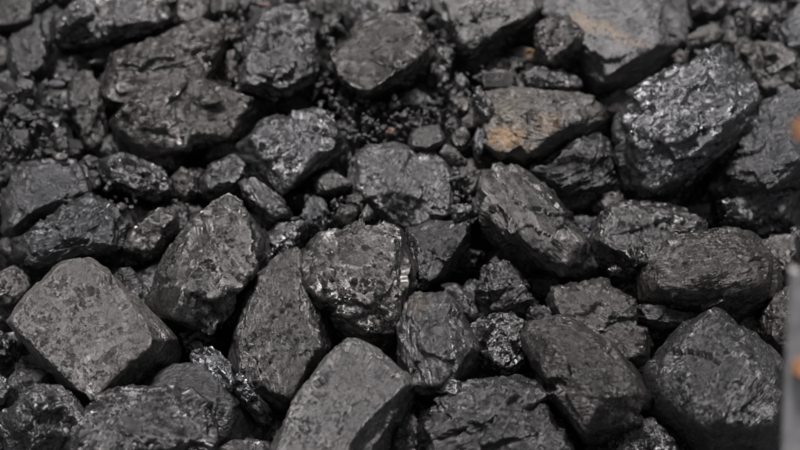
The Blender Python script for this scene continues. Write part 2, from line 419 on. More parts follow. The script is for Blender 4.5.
L_('rounded lump with a deep notch across it and a dark chip lying on top', [(239, 62), (246, 38), (262, 12), (285, 3), (302, 8), (314, 38), (322, 68), (312, 88), (285, 100), (262, 106), (246, 100), (239, 80)],
   [(262, 20, 18), (296, 16, 18), (312, 56, 26), (290, 62, 22), (252, 50, 30), (248, 78, 32), (288, 82, 40), (312, 74, 26), (262, 96, 20)], 'rough', amp=1.3, grain=-8, strata=.4, ledge=1.0)
L_('dull dark block behind the gap between the notched and the flat-sided lumps at the top', [(302, -9), (342, -9), (350, 12), (344, 34), (328, 48), (312, 32), (303, 10)], None, 'dull', lift=-25)
L_('pale lump cut by the top edge directly behind the flat-sided block', [(345, -10), (388, -10), (402, 8), (395, 30), (372, 40), (350, 38), (344, 14)], None, 'grey', lift=-5, amp=1.2)
L_('flat-sided block with a pitted grey face and a black lower right side, top centre', [(327, 53), (345, 38), (364, 22), (390, 14), (416, 18), (430, 40), (433, 60), (420, 82), (402, 94), (383, 101), (366, 98), (345, 85), (333, 70)],
   [(332, 54, 20), (364, 27, 26), (412, 22, 26), (428, 44, 26), (402, 68, 42), (366, 92, 34), (345, 80, 26)], 'rough', lift=10, sharp=34, amp=.75)
L_('small dark lump between the flat-sided block and the pale knobbly lump at the top', [(402, -8), (436, -8), (440, 10), (430, 22), (412, 18)], None, 'dark', lift=-15)
L_('knobbly pale lump with glassy bumps at the top edge right of centre', [(436, 0), (446, -10), (532, -10), (543, 4), (539, 22), (520, 38), (500, 48), (484, 59), (464, 63), (456, 57), (455, 40), (440, 22)],
   [(446, 2, 20), (528, -2, 22), (532, 14, 24), (500, 30, 42), (478, 48, 32), (462, 40, 26)], 'grey', amp=1.5, grain=25, strata=.4, ledge=.9)
L_('very large pale grey lump with a tan streak across it, top right of centre', [(540, 0), (550, -12), (660, -12), (676, 4), (684, 28), (678, 46), (656, 66), (640, 86), (614, 98), (590, 96), (576, 78), (574, 50), (556, 25)],
   [(560, 2, 22), (640, 0, 26), (674, 24, 20), (650, 48, 42), (604, 70, 46), (582, 60, 30)], 'tan_stripe', grain=25, strata=.4, ledge=.3, amp=.6, lift=-10)
L_('lumpy dark grey piece leaning on the left side of the tan-streaked lump', [(541, 20), (550, 14), (566, 18), (586, 34), (585, 44), (578, 56), (577, 68), (556, 70), (532, 60), (533, 50), (541, 36)], None, 'rough', amp=1.5, lift=30, grain=5, strata=.6)
L_('blocky grey piece just above the orange-stained lump on its right', [(523, 72), (543, 66), (562, 70), (579, 78), (581, 90), (560, 96), (540, 95), (526, 90)], None, 'rough', amp=1.2, lift=5)
L_('small brick-shaped piece directly above the left end of the orange-stained lump', [(482, 71), (498, 69), (514, 70), (517, 88), (500, 92), (483, 91)], [(486, 74, 10), (511, 73, 10), (512, 85, 12), (486, 87, 12)], 'slate', sharp=34, lift=5)
L_('dark jagged piece below the knobbly pale lump, above the brick-shaped piece', [(484, 66), (494, 54), (512, 54), (525, 62), (526, 71), (510, 76), (490, 74)], None, 'rough', amp=1.4, lift=-15)
L_('small rust-flecked piece in the hollow right of the knobbly pale lump', [(508, 50), (520, 45), (534, 50), (534, 60), (522, 64), (508, 58)], None, 'rust', lift=-10, amp=1.2)
L_('orange-stained lump with ochre and rust patches on its cracked face, upper right of centre', [(477, 96), (500, 92), (560, 93), (590, 99), (605, 112), (608, 130), (582, 140), (548, 154), (526, 166), (506, 158), (487, 142), (479, 116)],
   [(484, 100, 22), (500, 96, 24), (560, 97, 30), (577, 106, 26), (556, 128, 38), (540, 148, 28), (525, 160, 16), (490, 138, 24)], 'orange_stained', lift=15, grain=-12, strata=.5)
L_('dark layered lump in shade under the orange-stained lump', [(522, 176), (548, 158), (590, 137), (608, 144), (614, 165), (628, 182), (614, 196), (592, 209), (566, 212), (540, 198)], None, 'slate', lift=-15, grain=22, strata=.9, ledge=.9)
L_('big rugged slanting block with a bright pitted face, right side', [(615, 114), (640, 92), (676, 70), (714, 48), (730, 49), (742, 65), (753, 84), (761, 100), (757, 118), (740, 138), (718, 152), (712, 176), (690, 198), (664, 206), (645, 196), (628, 176), (617, 150)],
   [(728, 58, 24), (652, 104, 30), (636, 128, 26), (640, 155, 28), (730, 110, 40), (716, 140, 36), (700, 168, 26), (660, 190, 16), (690, 120, 46)], 'crystal', lift=28, amp=.9, sharp=28, grain=35, strata=.6)
L_('long dull lump at the right edge with broken ledges along its lower side', [(752, 112), (775, 96), (812, 92), (816, 160), (800, 186), (778, 200), (748, 212), (722, 206), (716, 190), (722, 165)],
   [(770, 110, 22), (805, 104, 22), (806, 160, 30), (770, 180, 34), (735, 180, 25)], 'dull', grain=20, strata=.5, ledge=.8)
L_('rough shadowed lump below the ledges of the long dull lump at the right edge', [(718, 200), (742, 190), (790, 185), (805, 195), (800, 225), (762, 238), (726, 228)], None, 'rough', lift=-30, amp=1.2)
L_('dark broken lump upper right, behind the top of the rugged slanting block', [(738, 52), (755, 40), (782, 44), (804, 62), (806, 92), (784, 106), (758, 98), (746, 72)], None, 'dark', lift=-20, amp=1.5)
L_('smooth grey lump cut by the right edge near the top right corner', [(779, 32), (790, 10), (815, 2), (818, 62), (796, 62), (780, 48)], None, 'dusty', lift=0)
L_('dull rounded grey stone between the tan-streaked lump and the dark upper right lump', [(686, 38), (700, 28), (718, 24), (726, 31), (722, 43), (702, 51), (688, 48)], None, 'brown', sharp=12, lift=0, amp=.7)
L_('dark lump cut by the top edge right of the tan-streaked lump', [(684, -8), (728, -8), (733, 10), (716, 22), (690, 19)], None, 'dark', lift=-15)
# middle rows
L_('faceted dull lump at the left edge behind the slanted dark slab', [(3, 232), (6, 192), (18, 166), (50, 160), (73, 162), (86, 184), (97, 200), (70, 232), (25, 248)], [(25, 172, 22), (70, 168, 22), (84, 192, 28), (40, 205, 34), (14, 225, 20)], 'dull', lift=-15, sharp=30)
L_('slanted dark slab with long layered ridges, left side above the pale cube', [(18, 240), (45, 220), (75, 202), (98, 193), (112, 204), (119, 224), (121, 246), (108, 262), (84, 268), (55, 266), (36, 282), (23, 262)],
   [(24, 240, 16), (76, 208, 26), (98, 198, 24), (108, 212, 22), (60, 232, 42), (112, 245, 24), (40, 262, 22)], 'slate', grain=28, strata=.9, ledge=.8, amp=.7, lift=5)
L_('crumbly glittering lump in the shade between the ledged lump and the slanted slab', [(100, 171), (108, 155), (121, 152), (140, 160), (161, 168), (172, 184), (175, 200), (158, 208), (140, 201), (120, 188), (105, 181)], None, 'shiny', amp=1.9)
L_('small pointed lump left of the tall two-toned block', [(118, 251), (130, 232), (150, 215), (168, 206), (179, 214), (172, 236), (158, 256), (145, 268), (128, 260)], None, 'rough', grain=40, strata=.5)
L_('tall two-toned block with a dark left side and a bright crumbling ridge, left of centre', [(154, 276), (168, 250), (186, 222), (210, 203), (228, 195), (246, 206), (262, 230), (267, 256), (254, 278), (240, 302), (222, 328), (211, 339), (184, 331), (158, 316), (150, 300)],
   [(212, 208, 22), (228, 201, 22), (206, 250, 40), (186, 288, 42), (250, 225, 30), (258, 256, 26), (236, 292, 32), (212, 330, 22), (175, 312, 26)], 'crystal', lift=8, sharp=32, amp=.75)
L_('pale cube-like block with a flat granular face, lower left', [(74, 258), (92, 262), (116, 279), (150, 320), (176, 348), (172, 366), (140, 382), (98, 402), (88, 402), (60, 386), (35, 355), (8, 322), (22, 302), (52, 272)],
   [(56, 273, 34), (78, 262, 32), (106, 280, 36), (150, 334, 36), (134, 354, 38), (92, 396, 32), (16, 322, 26)], 'pale', lift=12, sharp=44, amp=.55)
L_('dim lump in shadow right of the pale cube and below the small pointed lump', [(106, 272), (128, 266), (146, 284), (158, 318), (152, 332), (124, 304)], None, 'dull', lift=-25)
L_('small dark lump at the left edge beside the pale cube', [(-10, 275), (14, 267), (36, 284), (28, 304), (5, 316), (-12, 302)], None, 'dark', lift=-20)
L_('rugged lump with cracked glassy top, centre left above the two-toned block', [(239, 146), (255, 132), (288, 118), (314, 111), (335, 118), (346, 134), (343, 152), (326, 166), (310, 182), (291, 201), (278, 198), (264, 178), (250, 160)],
   [(256, 140, 22), (312, 118, 22), (334, 130, 20), (334, 148, 28), (310, 160, 38), (284, 190, 24), (270, 168, 26)], 'crystal', lift=8, amp=1.0, sharp=28)
L_('curved glossy piece left of the cracked glassy-topped lump', [(200, 179), (212, 161), (232, 152), (246, 157), (250, 178), (240, 190), (216, 200), (204, 196)], None, 'shiny', amp=1.2)
L_('striped sliver lying slantwise below the curved glossy piece', [(240, 184), (254, 178), (272, 194), (290, 208), (294, 219), (277, 226), (258, 213), (244, 198)], None, 'fibre', grain=-38, strata=.9, lift=12)
L_('dark piece wedged between the curved glossy piece and the cracked glassy-topped lump', [(246, 158), (262, 164), (276, 182), (278, 198), (262, 190), (250, 178)], None, 'dark', lift=-8)
L_('broad pale rounded lump in the middle with a grey dusty top', [(340, 186), (352, 163), (368, 149), (404, 145), (432, 153), (449, 172), (459, 206), (452, 224), (424, 240), (378, 238), (352, 212)],
   [(364, 160, 20), (400, 153, 26), (438, 170, 22), (450, 208, 18), (404, 190, 40), (366, 196, 26), (420, 224, 24)], 'dusty', lift=-9, sharp=32, amp=1.1, grain=60, strata=.3)
L_('small faceted dull stone above the pale middle lump', [(408, 144), (410, 134), (420, 127), (438, 125), (445, 138), (440, 151), (425, 159), (412, 154)], [(414, 136, 10), (437, 130, 10), (442, 140, 10), (426, 147, 14), (413, 146, 10)], 'dusty', lift=22, sharp=40, amp=.4)
L_('pale wedge-shaped piece pointing right beside the pale middle lump', [(314, 184), (322, 173), (332, 170), (353, 184), (340, 196), (326, 199), (315, 194)], [(320, 180, 10), (333, 174, 12), (348, 184, 8), (326, 190, 14)], 'dusty', lift=10, sharp=34)
L_('upright ribbed glossy piece below the pale wedge', [(303, 226), (304, 206), (313, 196), (324, 200), (329, 216), (326, 234), (310, 238)], None, 'fibre', grain=85, strata=.9, lift=8)
L_('glossy black piece between the two-toned block and the crystal-faced rock', [(264, 236), (278, 225), (300, 220), (314, 228), (302, 248), (282, 264), (267, 258)], None, 'shiny', amp=1.7, lift=-5)
L_('dark diagonal striped rock with bright fibrous bands, centre right', [(476, 198), (482, 180), (500, 172), (521, 175), (536, 186), (552, 206), (576, 225), (592, 244), (600, 266), (576, 276), (552, 282), (530, 272), (505, 246), (485, 226)],
   [(486, 188, 22), (515, 180, 28), (546, 210, 34), (586, 248, 26), (558, 270, 28), (524, 236, 46), (492, 215, 28)], 'fibre', grain=-52, strata=.7, ledge=.8, lift=15, amp=.7)
L_('brownish piece in the shade left of the dark diagonal striped rock', [(447, 166), (470, 159), (492, 168), (486, 190), (470, 208), (452, 198)], None, 'brown', lift=-18)
L_('grey lump with a finely scaled face between the striped rock and the rounded boulder', [(590, 236), (598, 212), (616, 204), (648, 206), (684, 208), (700, 218), (702, 244), (676, 266), (642, 288), (616, 282), (600, 264)],
   [(606, 214, 22), (650, 212, 24), (690, 220, 20), (670, 250, 36), (630, 262, 36), (604, 246, 26)], 'rough', lift=-5, amp=1.1, grain=70, strata=.4)
L_('rounded boulder-like lump with a dark undercut, right side', [(640, 268), (648, 250), (666, 244), (690, 234), (720, 229), (746, 233), (766, 248), (777, 262), (780, 282), (772, 302), (752, 316), (720, 324), (690, 322), (660, 316), (643, 302)],
   [(664, 262, 26), (692, 246, 28), (726, 244, 30), (756, 264, 28), (760, 284, 24), (728, 268, 42), (692, 276, 42), (726, 296, 28), (688, 300, 26), (660, 286, 28)], 'worn', lift=12, sharp=10, cuts=0, amp=.7, grain=10, strata=.15)
L_('narrow slab tucked under the rounded boulder-like lump', [(636, 306), (664, 304), (700, 312), (694, 328), (662, 332), (640, 322)], None, 'worn', lift=0, strata=.6, grain=-5)
L_('small grey block between the rounded boulder-like lump and the right edge', [(757, 240), (778, 234), (797, 236), (800, 264), (788, 282), (770, 276)], None, 'dusty', lift=-12)
L_('dim grey lump at the right edge below the rounded boulder-like lump', [(758, 320), (774, 296), (792, 288), (812, 290), (814, 350), (792, 372), (768, 350)], None, 'dull', lift=-20)
L_('flat-topped brownish slab with two small chips on its top edge, right of centre', [(546, 300), (552, 287), (574, 283), (604, 283), (634, 298), (642, 325), (657, 356), (646, 374), (616, 380), (580, 348), (552, 320)],
   [(556, 292, 26), (602, 288, 26), (632, 305, 26), (644, 350, 24), (612, 362, 30), (566, 318, 32)], 'dull', lift=-15, sharp=30, grain=-30, strata=.4)
L_('layered lump with slanting ridges in a hollow, below the diagonal striped rock', [(476, 294), (484, 272), (506, 262), (520, 274), (534, 294), (540, 312), (512, 326), (482, 322)], None, 'slate', lift=-10, grain=32, strata=.9, ledge=1.0)
L_('dark sloping piece between the slanting-ridged lump and the upright tan-cornered block', [(440, 284), (458, 286), (474, 300), (480, 322), (466, 330), (446, 308)], None, 'dull', lift=-8)
L_('low dark piece between the slanting-ridged lump and the brownish slab', [(524, 304), (544, 306), (562, 320), (556, 332), (530, 332)], None, 'slate', lift=-10)
L_('upright block with a tan top corner and a glassy black chip at its foot, centre', [(395, 326), (404, 306), (419, 291), (440, 289), (456, 305), (468, 325), (481, 346), (478, 362), (463, 382), (458, 400), (438, 404), (414, 398), (404, 374), (398, 350)],
   [(418, 297, 24), (438, 296, 26), (426, 330, 46), (440, 386, 40), (406, 322, 26), (472, 348, 24), (452, 330, 40), (414, 386, 26)], 'tan_corner', lift=25, grain=-72, strata=.6, amp=.65, sharp=34)
L_('glassy angular block with a smooth grey left face, upper middle right of the crystal-faced rock', [(404, 230), (440, 224), (471, 222), (471, 238), (456, 258), (443, 284), (424, 294), (410, 290), (402, 262)],
   [(410, 232, 20), (466, 226, 22), (464, 236, 22), (436, 276, 28), (420, 284, 22), (418, 240, 28)], 'dull', lift=-5, sharp=36)
L_('broken glossy lump right of the upright tan-cornered block', [(466, 330), (490, 312), (512, 312), (528, 320), (534, 342), (529, 364), (510, 380), (484, 374), (472, 352)], None, 'shiny', amp=1.5, lift=0, grain=60, strata=.6)
L_('crystal-faced rock with many bright broken facets, centre', [(297, 270), (305, 250), (318, 232), (340, 225), (375, 225), (403, 230), (412, 258), (410, 290), (406, 324), (395, 348), (378, 358), (344, 345), (318, 318), (302, 295)],
   [(304, 268, 22), (322, 240, 32), (345, 234, 34), (398, 238, 28), (402, 285, 34), (394, 332, 18), (362, 332, 24), (318, 292, 30), (350, 275, 48)], 'crystal', lift=22, amp=1.0, sharp=30)
L_('tall smooth brown-grey block leaning left under the crystal-faced rock', [(256, 282), (274, 262), (296, 252), (312, 275), (326, 310), (340, 348), (328, 380), (304, 408), (274, 422), (246, 396), (231, 358), (238, 322)],
   [(262, 284, 24), (292, 260, 24), (292, 300, 40), (318, 345, 40), (290, 395, 34), (248, 380, 22), (242, 340, 22)], 'dull', amp=.7, lift=-4, grain=-75, strata=.5, sharp=28)
# bottom rows
L_('big angular lump with a peaked top and glittering upper face, lower right', [(702, 311), (716, 310), (746, 330), (775, 353), (787, 376), (787, 410), (782, 440), (762, 470), (722, 475), (690, 445), (660, 416), (648, 388), (650, 365), (664, 345), (682, 326)],
   [(704, 320, 26), (718, 320, 28), (690, 348, 34), (740, 365, 48), (772, 380, 26), (770, 430, 30), (720, 430, 48), (690, 400, 44), (664, 385, 26)], 'worn', lift=28, sharp=16, amp=.8)
L_('smooth dark lump with a long sloping ridge, bottom right of centre', [(523, 338), (530, 323), (560, 319), (582, 327), (612, 350), (642, 384), (653, 402), (640, 426), (606, 444), (580, 444), (560, 416), (545, 388), (532, 364)],
   [(532, 332, 22), (562, 326, 30), (606, 356, 34), (640, 394, 26), (628, 420, 22), (598, 400, 44), (584, 430, 24), (550, 378, 26), (560, 350, 42)], 'worn', lift=22, sharp=26, amp=.7, cuts=3)
L_('dim rounded lump cut by the bottom edge left of the big angular lump', [(600, 444), (622, 424), (650, 414), (674, 428), (696, 462), (680, 482), (606, 482)], None, 'rough', lift=-15)
L_('jagged dark piece at the bottom left corner with a bright streak on its right', [(3, 420), (14, 399), (36, 387), (60, 388), (82, 402), (90, 424), (82, 468), (8, 470)], None, 'shiny', lift=20, amp=1.4)
L_('small pale fragment at the left edge above the bottom left corner', [(-8, 382), (4, 376), (12, 388), (4, 404), (-8, 406)], None, 'dusty', lift=15)
L_('dull lump in shadow at the left edge under the pale cube', [(4, 386), (22, 368), (52, 372), (54, 396), (24, 406)], None, 'dull', lift=-15)
L_('wide cracked lump with a flat speckled top, bottom edge below the pale cube', [(62, 432), (76, 412), (102, 398), (140, 387), (176, 389), (202, 402), (216, 426), (219, 462), (180, 480), (80, 480), (62, 460)],
   [(78, 420, 24), (105, 404, 28), (170, 396, 28), (200, 412, 26), (208, 450, 28), (140, 440, 46), (80, 450, 30)], 'rough', lift=24, sharp=22, amp=.9)
L_('smooth dull lump behind the wide cracked lump at the bottom left', [(136, 392), (160, 372), (190, 361), (210, 364), (232, 384), (254, 412), (274, 438), (280, 470), (200, 478), (160, 440)], None, 'dull', lift=-18, sharp=12, amp=.6)
L_('thin glossy strip leaning between the tall smooth block and the smooth dull lump', [(196, 357), (214, 349), (230, 362), (248, 386), (266, 406), (278, 422), (264, 428), (240, 408), (216, 384), (200, 370)], None, 'shiny', lift=14, amp=1.6, grain=-50, strata=.8)
L_('large flat-faced slab tilted up to the right with a black right side, bottom centre', [(270, 446), (285, 415), (300, 400), (320, 370), (344, 344), (358, 344), (386, 362), (404, 380), (411, 394), (400, 424), (384, 470), (340, 484), (284, 482)],
   [(348, 349, 38), (358, 350, 38), (402, 385, 34), (374, 414, 44), (340, 460, 48), (282, 460, 40), (288, 420, 36), (322, 374, 42)], 'pale', lift=25, sharp=40, amp=.75)
L_('small lump peeking over the bottom edge left of the tilted slab', [(214, 452), (236, 441), (266, 443), (276, 462), (262, 478), (220, 478)], None, 'rough', lift=5)
L_('broad lump with sweeping curved ridges at the bottom edge, right of centre', [(424, 412), (440, 396), (464, 382), (500, 379), (536, 384), (548, 400), (566, 424), (576, 462), (560, 482), (440, 482), (426, 446)],
   [(440, 406, 26), (500, 387, 26), (534, 392, 26), (490, 425, 46), (556, 440, 30), (500, 470, 42), (440, 450, 30)], 'slate', lift=8, grain=28, strata=.7, ledge=1.0, amp=.8)
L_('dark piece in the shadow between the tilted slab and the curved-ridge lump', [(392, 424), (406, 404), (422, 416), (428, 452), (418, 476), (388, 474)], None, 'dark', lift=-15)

# ------------------------------------------------------------------ small pieces one can tell apart
def S_(label, outline, mat='rough', **k):
    return lump('coal_chip', 'coal chip', label, outline, None, mat, group='small loose coal chips', cuts=6, **k)
S_('dark chip lying on the top of the notched rounded lump', [(274, 22), (280, 16), (296, 18), (298, 26), (290, 33), (276, 29)], 'dark', lift=34, thick=8)
S_('glassy black chip at the foot of the upright tan-cornered block', [(432, 378), (438, 374), (460, 382), (462, 398), (450, 400), (436, 392)], 'glassy', lift=50, amp=1.3, thick=14)
S_('tiny chip balanced on the top edge of the curved-ridge lump', [(497, 379), (502, 376), (509, 378), (507, 388), (500, 387)], 'shiny', lift=40, thick=8)
S_('left one of two chips on the top edge of the brownish slab', [(568, 288), (580, 287), (583, 293), (572, 296)], 'dark', lift=22, thick=6)
S_('right one of two chips on the top edge of the brownish slab', [(592, 283), (602, 281), (606, 287), (596, 290)], 'dark', lift=20, thick=6)
S_('rust-brown chip above the left corner of the small faceted stone', [(384, 131), (391, 127), (396, 130), (391, 135), (385, 136)], 'rust_fleck', lift=14)
S_('orange-brown strip of stone right of the flat-sided block', [(430, 62), (435, 54), (439, 60), (438, 80), (430, 88), (425, 80)], 'rust_fleck', lift=-10)
S_('rust-coloured sliver at the top edge just left of the notched lump', [(256, 4), (266, 2), (272, 6), (262, 9)], 'rust_fleck', lift=8)
S_('flat dark tile-like piece below the black side of the flat-sided block', [(392, 106), (400, 92), (416, 88), (434, 102), (428, 112), (406, 118)], 'dull', lift=-5, amp=.5)
S_('round knobby chip left of the orange-stained lump', [(450, 138), (456, 129), (466, 129), (471, 140), (466, 153), (454, 152)], 'rough', lift=15, amp=1.4)
S_('narrow upright chip touching the lower left of the orange-stained lump', [(472, 140), (478, 127), (485, 132), (486, 148), (478, 162), (472, 154)], 'rough', lift=20)
S_('wedge-shaped stone sloping down right of the small faceted stone', [(437, 152), (446, 143), (456, 148), (468, 162), (462, 169), (444, 164)], 'dusty', lift=12)
S_('dull squarish chip above the round knobby chip', [(461, 120), (468, 114), (477, 118), (477, 129), (468, 132), (461, 127)], 'brown', lift=5)
S_('pale squarish chip left of the dull squarish chip', [(446, 122), (452, 117), (460, 121), (459, 131), (449, 132)], 'dusty', lift=5)
S_('bright silvery crumb cluster at the left tip of the orange-stained lump', [(472, 95), (480, 90), (488, 98), (494, 112), (488, 122), (478, 112)], 'shiny', lift=50, amp=1.9, thick=12)
S_('pale flat chip beside the knobbly pale lump, left of the brick-shaped piece', [(455, 78), (462, 73), (468, 80), (464, 90), (457, 88)], 'grey', lift=20)
S_('dark block below the pale flat chip', [(450, 98), (462, 92), (470, 104), (468, 118), (454, 114)], 'dark', lift=8)
S_('white-glinting chip left of the pale flat chip', [(433, 70), (442, 66), (450, 74), (448, 86), (437, 84)], 'shiny', lift=5, amp=1.4)
S_('dark chip with a bright spot right of the flat-sided block', [(436, 50), (446, 46), (455, 52), (454, 62), (440, 62)], 'shiny', lift=0)
S_('small rounded chip tucked left of the knobbly pale lump', [(440, 30), (448, 24), (456, 32), (454, 44), (442, 42)], 'rough', lift=0)
S_('small glassy lump below the pale middle lump on its right', [(450, 208), (458, 202), (472, 204), (476, 214), (466, 222), (454, 220)], 'shiny', lift=20, amp=1.5)
S_('thin pale chip in front of the brownish shaded piece', [(448, 178), (457, 176), (458, 180), (450, 182)], 'grey', lift=25)
S_('pale pointed chip below the left side of the pale middle lump', [(361, 214), (367, 204), (374, 212), (370, 221), (362, 221)], 'grey', lift=25, amp=.6)
S_('glittering broken chip left of the pale pointed chip', [(333, 218), (340, 206), (352, 202), (360, 212), (354, 224), (340, 226)], 'shiny', lift=18, amp=1.6)
S_('dark wedge between the pale wedge and the glittering broken chip', [(346, 196), (360, 192), (368, 200), (356, 206), (346, 204)], 'dark', lift=12)
S_('bright oval chip at the left under the upright flat slab', [(15, 84), (24, 79), (34, 82), (36, 90), (26, 94), (18, 90)], 'dusty', lift=15)
S_('flat pale chip right of the bright oval chip', [(45, 84), (54, 80), (66, 83), (64, 88), (50, 89)], 'dusty', lift=10)
S_('slanted split chip in the left rubble', [(8, 112), (18, 104), (34, 114), (36, 122), (24, 124)], 'dull', lift=10)
S_('square dull chip in the left rubble above the faceted dull lump', [(9, 132), (28, 130), (32, 150), (22, 158), (12, 150)], 'dull', lift=8)
S_('narrow dull block left of the foot of the tall upright stone', [(54, 128), (66, 126), (70, 150), (60, 158), (54, 146)], 'dull', lift=5)
S_('bright chip at the top right of the faceted dull lump', [(54, 156), (62, 152), (69, 155), (67, 162), (56, 161)], 'grey', lift=25, thick=6)
S_('pale chip on the corner where the slanted slab meets the crumbly glittering lump', [(114, 206), (121, 202), (128, 206), (124, 212), (116, 211)], 'dusty', lift=10, thick=6)
S_('thin dull shard standing behind the right end of the slanted slab', [(118, 212), (126, 208), (131, 224), (124, 234), (119, 226)], 'dull', lift=-5)
S_('dark grey stone right of the crumbly glittering lump', [(172, 178), (182, 168), (196, 176), (198, 196), (184, 204), (174, 196)], 'rough', lift=-5)
S_('bright chip under the glittering top lump above the broad ledged lump', [(137, 44), (143, 40), (148, 44), (144, 49)], 'grey', lift=5)
S_('thin glinting sliver in the black hollow left of the broad ledged lump', [(88, 62), (98, 59), (106, 60), (100, 64), (90, 65)], 'dusty', lift=-5)
S_('bright small chip beside the left end of the notched lump', [(235, 48), (240, 42), (244, 48), (240, 56)], 'grey', lift=15)
S_('upright dark chip left of the notched lump', [(227, 52), (235, 50), (238, 70), (232, 84), (226, 72)], 'dark', lift=0)
S_('angular grey chip above the broad ledged lump on its right', [(222, 26), (236, 22), (242, 34), (236, 44), (224, 40)], 'rough', lift=0)
S_('flat thin chip on the right end of the ledge of the broad lump', [(200, 100), (216, 96), (226, 100), (214, 106), (202, 106)], 'slate', lift=38, thick=6)
S_('pale small block above the dark block at the top edge', [(748, 10), (755, 2), (770, 6), (774, 20), (764, 30), (750, 24)], 'grey', lift=5)
S_('grey chip left of the pale small block in the upper right', [(733, 16), (740, 11), (746, 18), (744, 28), (735, 27)], 'rough', lift=0)
S_('narrow bright chip hanging above the dark broken lump in the upper right', [(729, 34), (735, 30), (737, 42), (732, 48), (728, 42)], 'grey', lift=5)
S_('bright chip set in the dark broken lump upper right', [(766, 68), (775, 64), (779, 72), (770, 77)], 'grey', lift=22, thick=6)
S_('dull pale chip at the lower end of the dark broken lump', [(776, 88), (788, 84), (795, 92), (788, 100), (778, 98)], 'dusty', lift=24, thick=8)
S_('small dark round stone above the upper left edge of the rugged slanting block', [(671, 56), (680, 49), (688, 55), (685, 64), (674, 65)], 'brown', lift=-5, sharp=10)
S_('pale fragment in the gap between the pale middle lump and the glassy angular block', [(488, 262), (496, 256), (502, 262), (496, 268)], 'dull', lift=0)
S_('bright flake low in the gap between the two-toned block and the pale cube', [(190, 344), (200, 340), (206, 348), (196, 354)], 'shiny', lift=-10)
S_('small grey chip deep in the dark gap at the foot of the tan-cornered block', [(406, 412), (414, 408), (418, 416), (410, 420)], 'dusty', lift=5)
S_('shiny crumb beside the scaled grey lump and the striped rock', [(606, 270), (616, 264), (622, 270), (612, 276)], 'shiny', lift=25)

# ------------------------------------------------------------------ loose crumbs that nothing tells apart
def inside(x, y, poly):
    c = False; n = len(poly)
    for i in range(n):
        (x1, y1), (x2, y2) = poly[i], poly[(i + 1) % n]
        if (y1 > y) != (y2 > y) and x < (x2 - x1) * (y - y1) / (y2 - y1) + x1: c = not c
    return c
def crumbs(label, group, poly, n, r0, r1, lift, mats, seed):
    rg = random.Random(seed); done = []
    xs = [p[0] for p in poly]; ys = [p[1] for p in poly]; tries = 0
    while len(done) < n and tries < 4000:
        tries += 1
        x, y = rg.uniform(min(xs), max(xs)), rg.uniform(min(ys), max(ys)); r = r0 + (r1 - r0) * rg.random() ** 2.2
        if not inside(x, y, poly) or any((x - a) ** 2 + (y - b) ** 2 < (0.60 * (r + q)) ** 2 for a, b, q in done): continue
        done.append((x, y, r))
        a0 = rg.uniform(0, 6.28); k = rg.randint(3, 5); el = rg.uniform(.35, .9); ro = rg.uniform(0, 3.14)
        ol = []
        for i in range(k):
            a = a0 + i * 6.283 / k + rg.uniform(-.45, .45); rr = r * rg.uniform(.8, 1.35); px, py = rr * math.cos(a), rr * el * math.sin(a)
            ol.append((x + px * math.cos(ro) - py * math.sin(ro), y + px * math.sin(ro) + py * math.cos(ro)))
        sd_w, nk = place_words(x, y)
        sz = 'tiny' if r < 4.5 else ('small' if r < 7 else 'larger')
        lump('coal_crumb', 'coal crumb', '%s loose crumb %s the %s' % (sz, sd_w, nk), ol, None, rg.choice(mats), lift=rg.uniform(*lift) + 13, group='crumbs around the ' + nk, sub=4,
             sharp=rg.choice((20, 30, 40)), amp=rg.uniform(.4, 1.0), cuts=7, thick=r * 1.5)
MX = ['rough', 'shiny', 'crystal', 'rough', 'dusty', 'dull', 'dusty', 'grey']
crumbs('loose coal crumb in the rubble at the left edge under the upright flat slab', 'crumbs in the left rubble', [(-4, 78), (66, 84), (70, 150), (60, 160), (-4, 166)], 51, 3.5, 12, (-16, 2), MX, 1)
crumbs('loose coal crumb in the rubble left of the notched rounded lump', 'crumbs left of the notched lump', [(212, -4), (262, -4), (246, 36), (238, 105), (226, 100), (228, 45), (212, 20)], 29, 3.5, 11, (-20, -4), MX, 2)
crumbs('loose coal crumb in the rubble between the notched lump and the flat-sided block', 'crumbs right of the notched lump', [(306, 4), (346, 30), (330, 60), (340, 84), (368, 102), (316, 104), (312, 88), (324, 66)], 26, 3.5, 12, (-25, -6), MX, 3)
crumbs('loose coal crumb in the rubble above the pale middle lump', 'crumbs above the middle lump', [(318, 98), (392, 102), (444, 118), (410, 134), (400, 146), (364, 150), (348, 160), (344, 132), (318, 112)], 56, 3.0, 11, (-14, 4), MX, 4)
crumbs('loose coal crumb in the rubble left of the orange-stained lump', 'crumbs left of the orange-stained lump', [(432, 22), (456, 40), (458, 62), (484, 66), (482, 92), (478, 130), (440, 140), (428, 110), (430, 66)], 44, 3.0, 11, (-18, -2), MX, 5)
crumbs('loose coal crumb in the rubble below the pale wedge-shaped piece', 'crumbs below the pale wedge', [(292, 196), (320, 192), (350, 192), (378, 224), (345, 226), (300, 232), (290, 218)], 24, 3.0, 10, (-14, 2), MX, 6)
crumbs('loose coal crumb in the gap around the crumbly glittering lump', 'crumbs by the crumbly glittering lump', [(78, 164), (104, 164), (112, 190), (160, 210), (178, 190), (172, 172), (200, 164), (204, 196), (176, 216), (116, 206), (84, 180)], 24, 3.0, 10, (-22, -6), MX, 7)
crumbs('loose coal crumb in the upper right corner rubble', 'crumbs in the upper right corner', [(726, -4), (796, -4), (782, 30), (778, 46), (740, 50), (724, 46)], 24, 3.0, 11, (-20, -4), MX, 8)
crumbs('loose coal crumb between the middle lump and the brownish shaded piece', 'crumbs right of the middle lump', [(446, 168), (454, 166), (476, 200), (482, 224), (452, 222), (452, 200)], 13, 2.5, 9, (-10, 4), MX, 9)

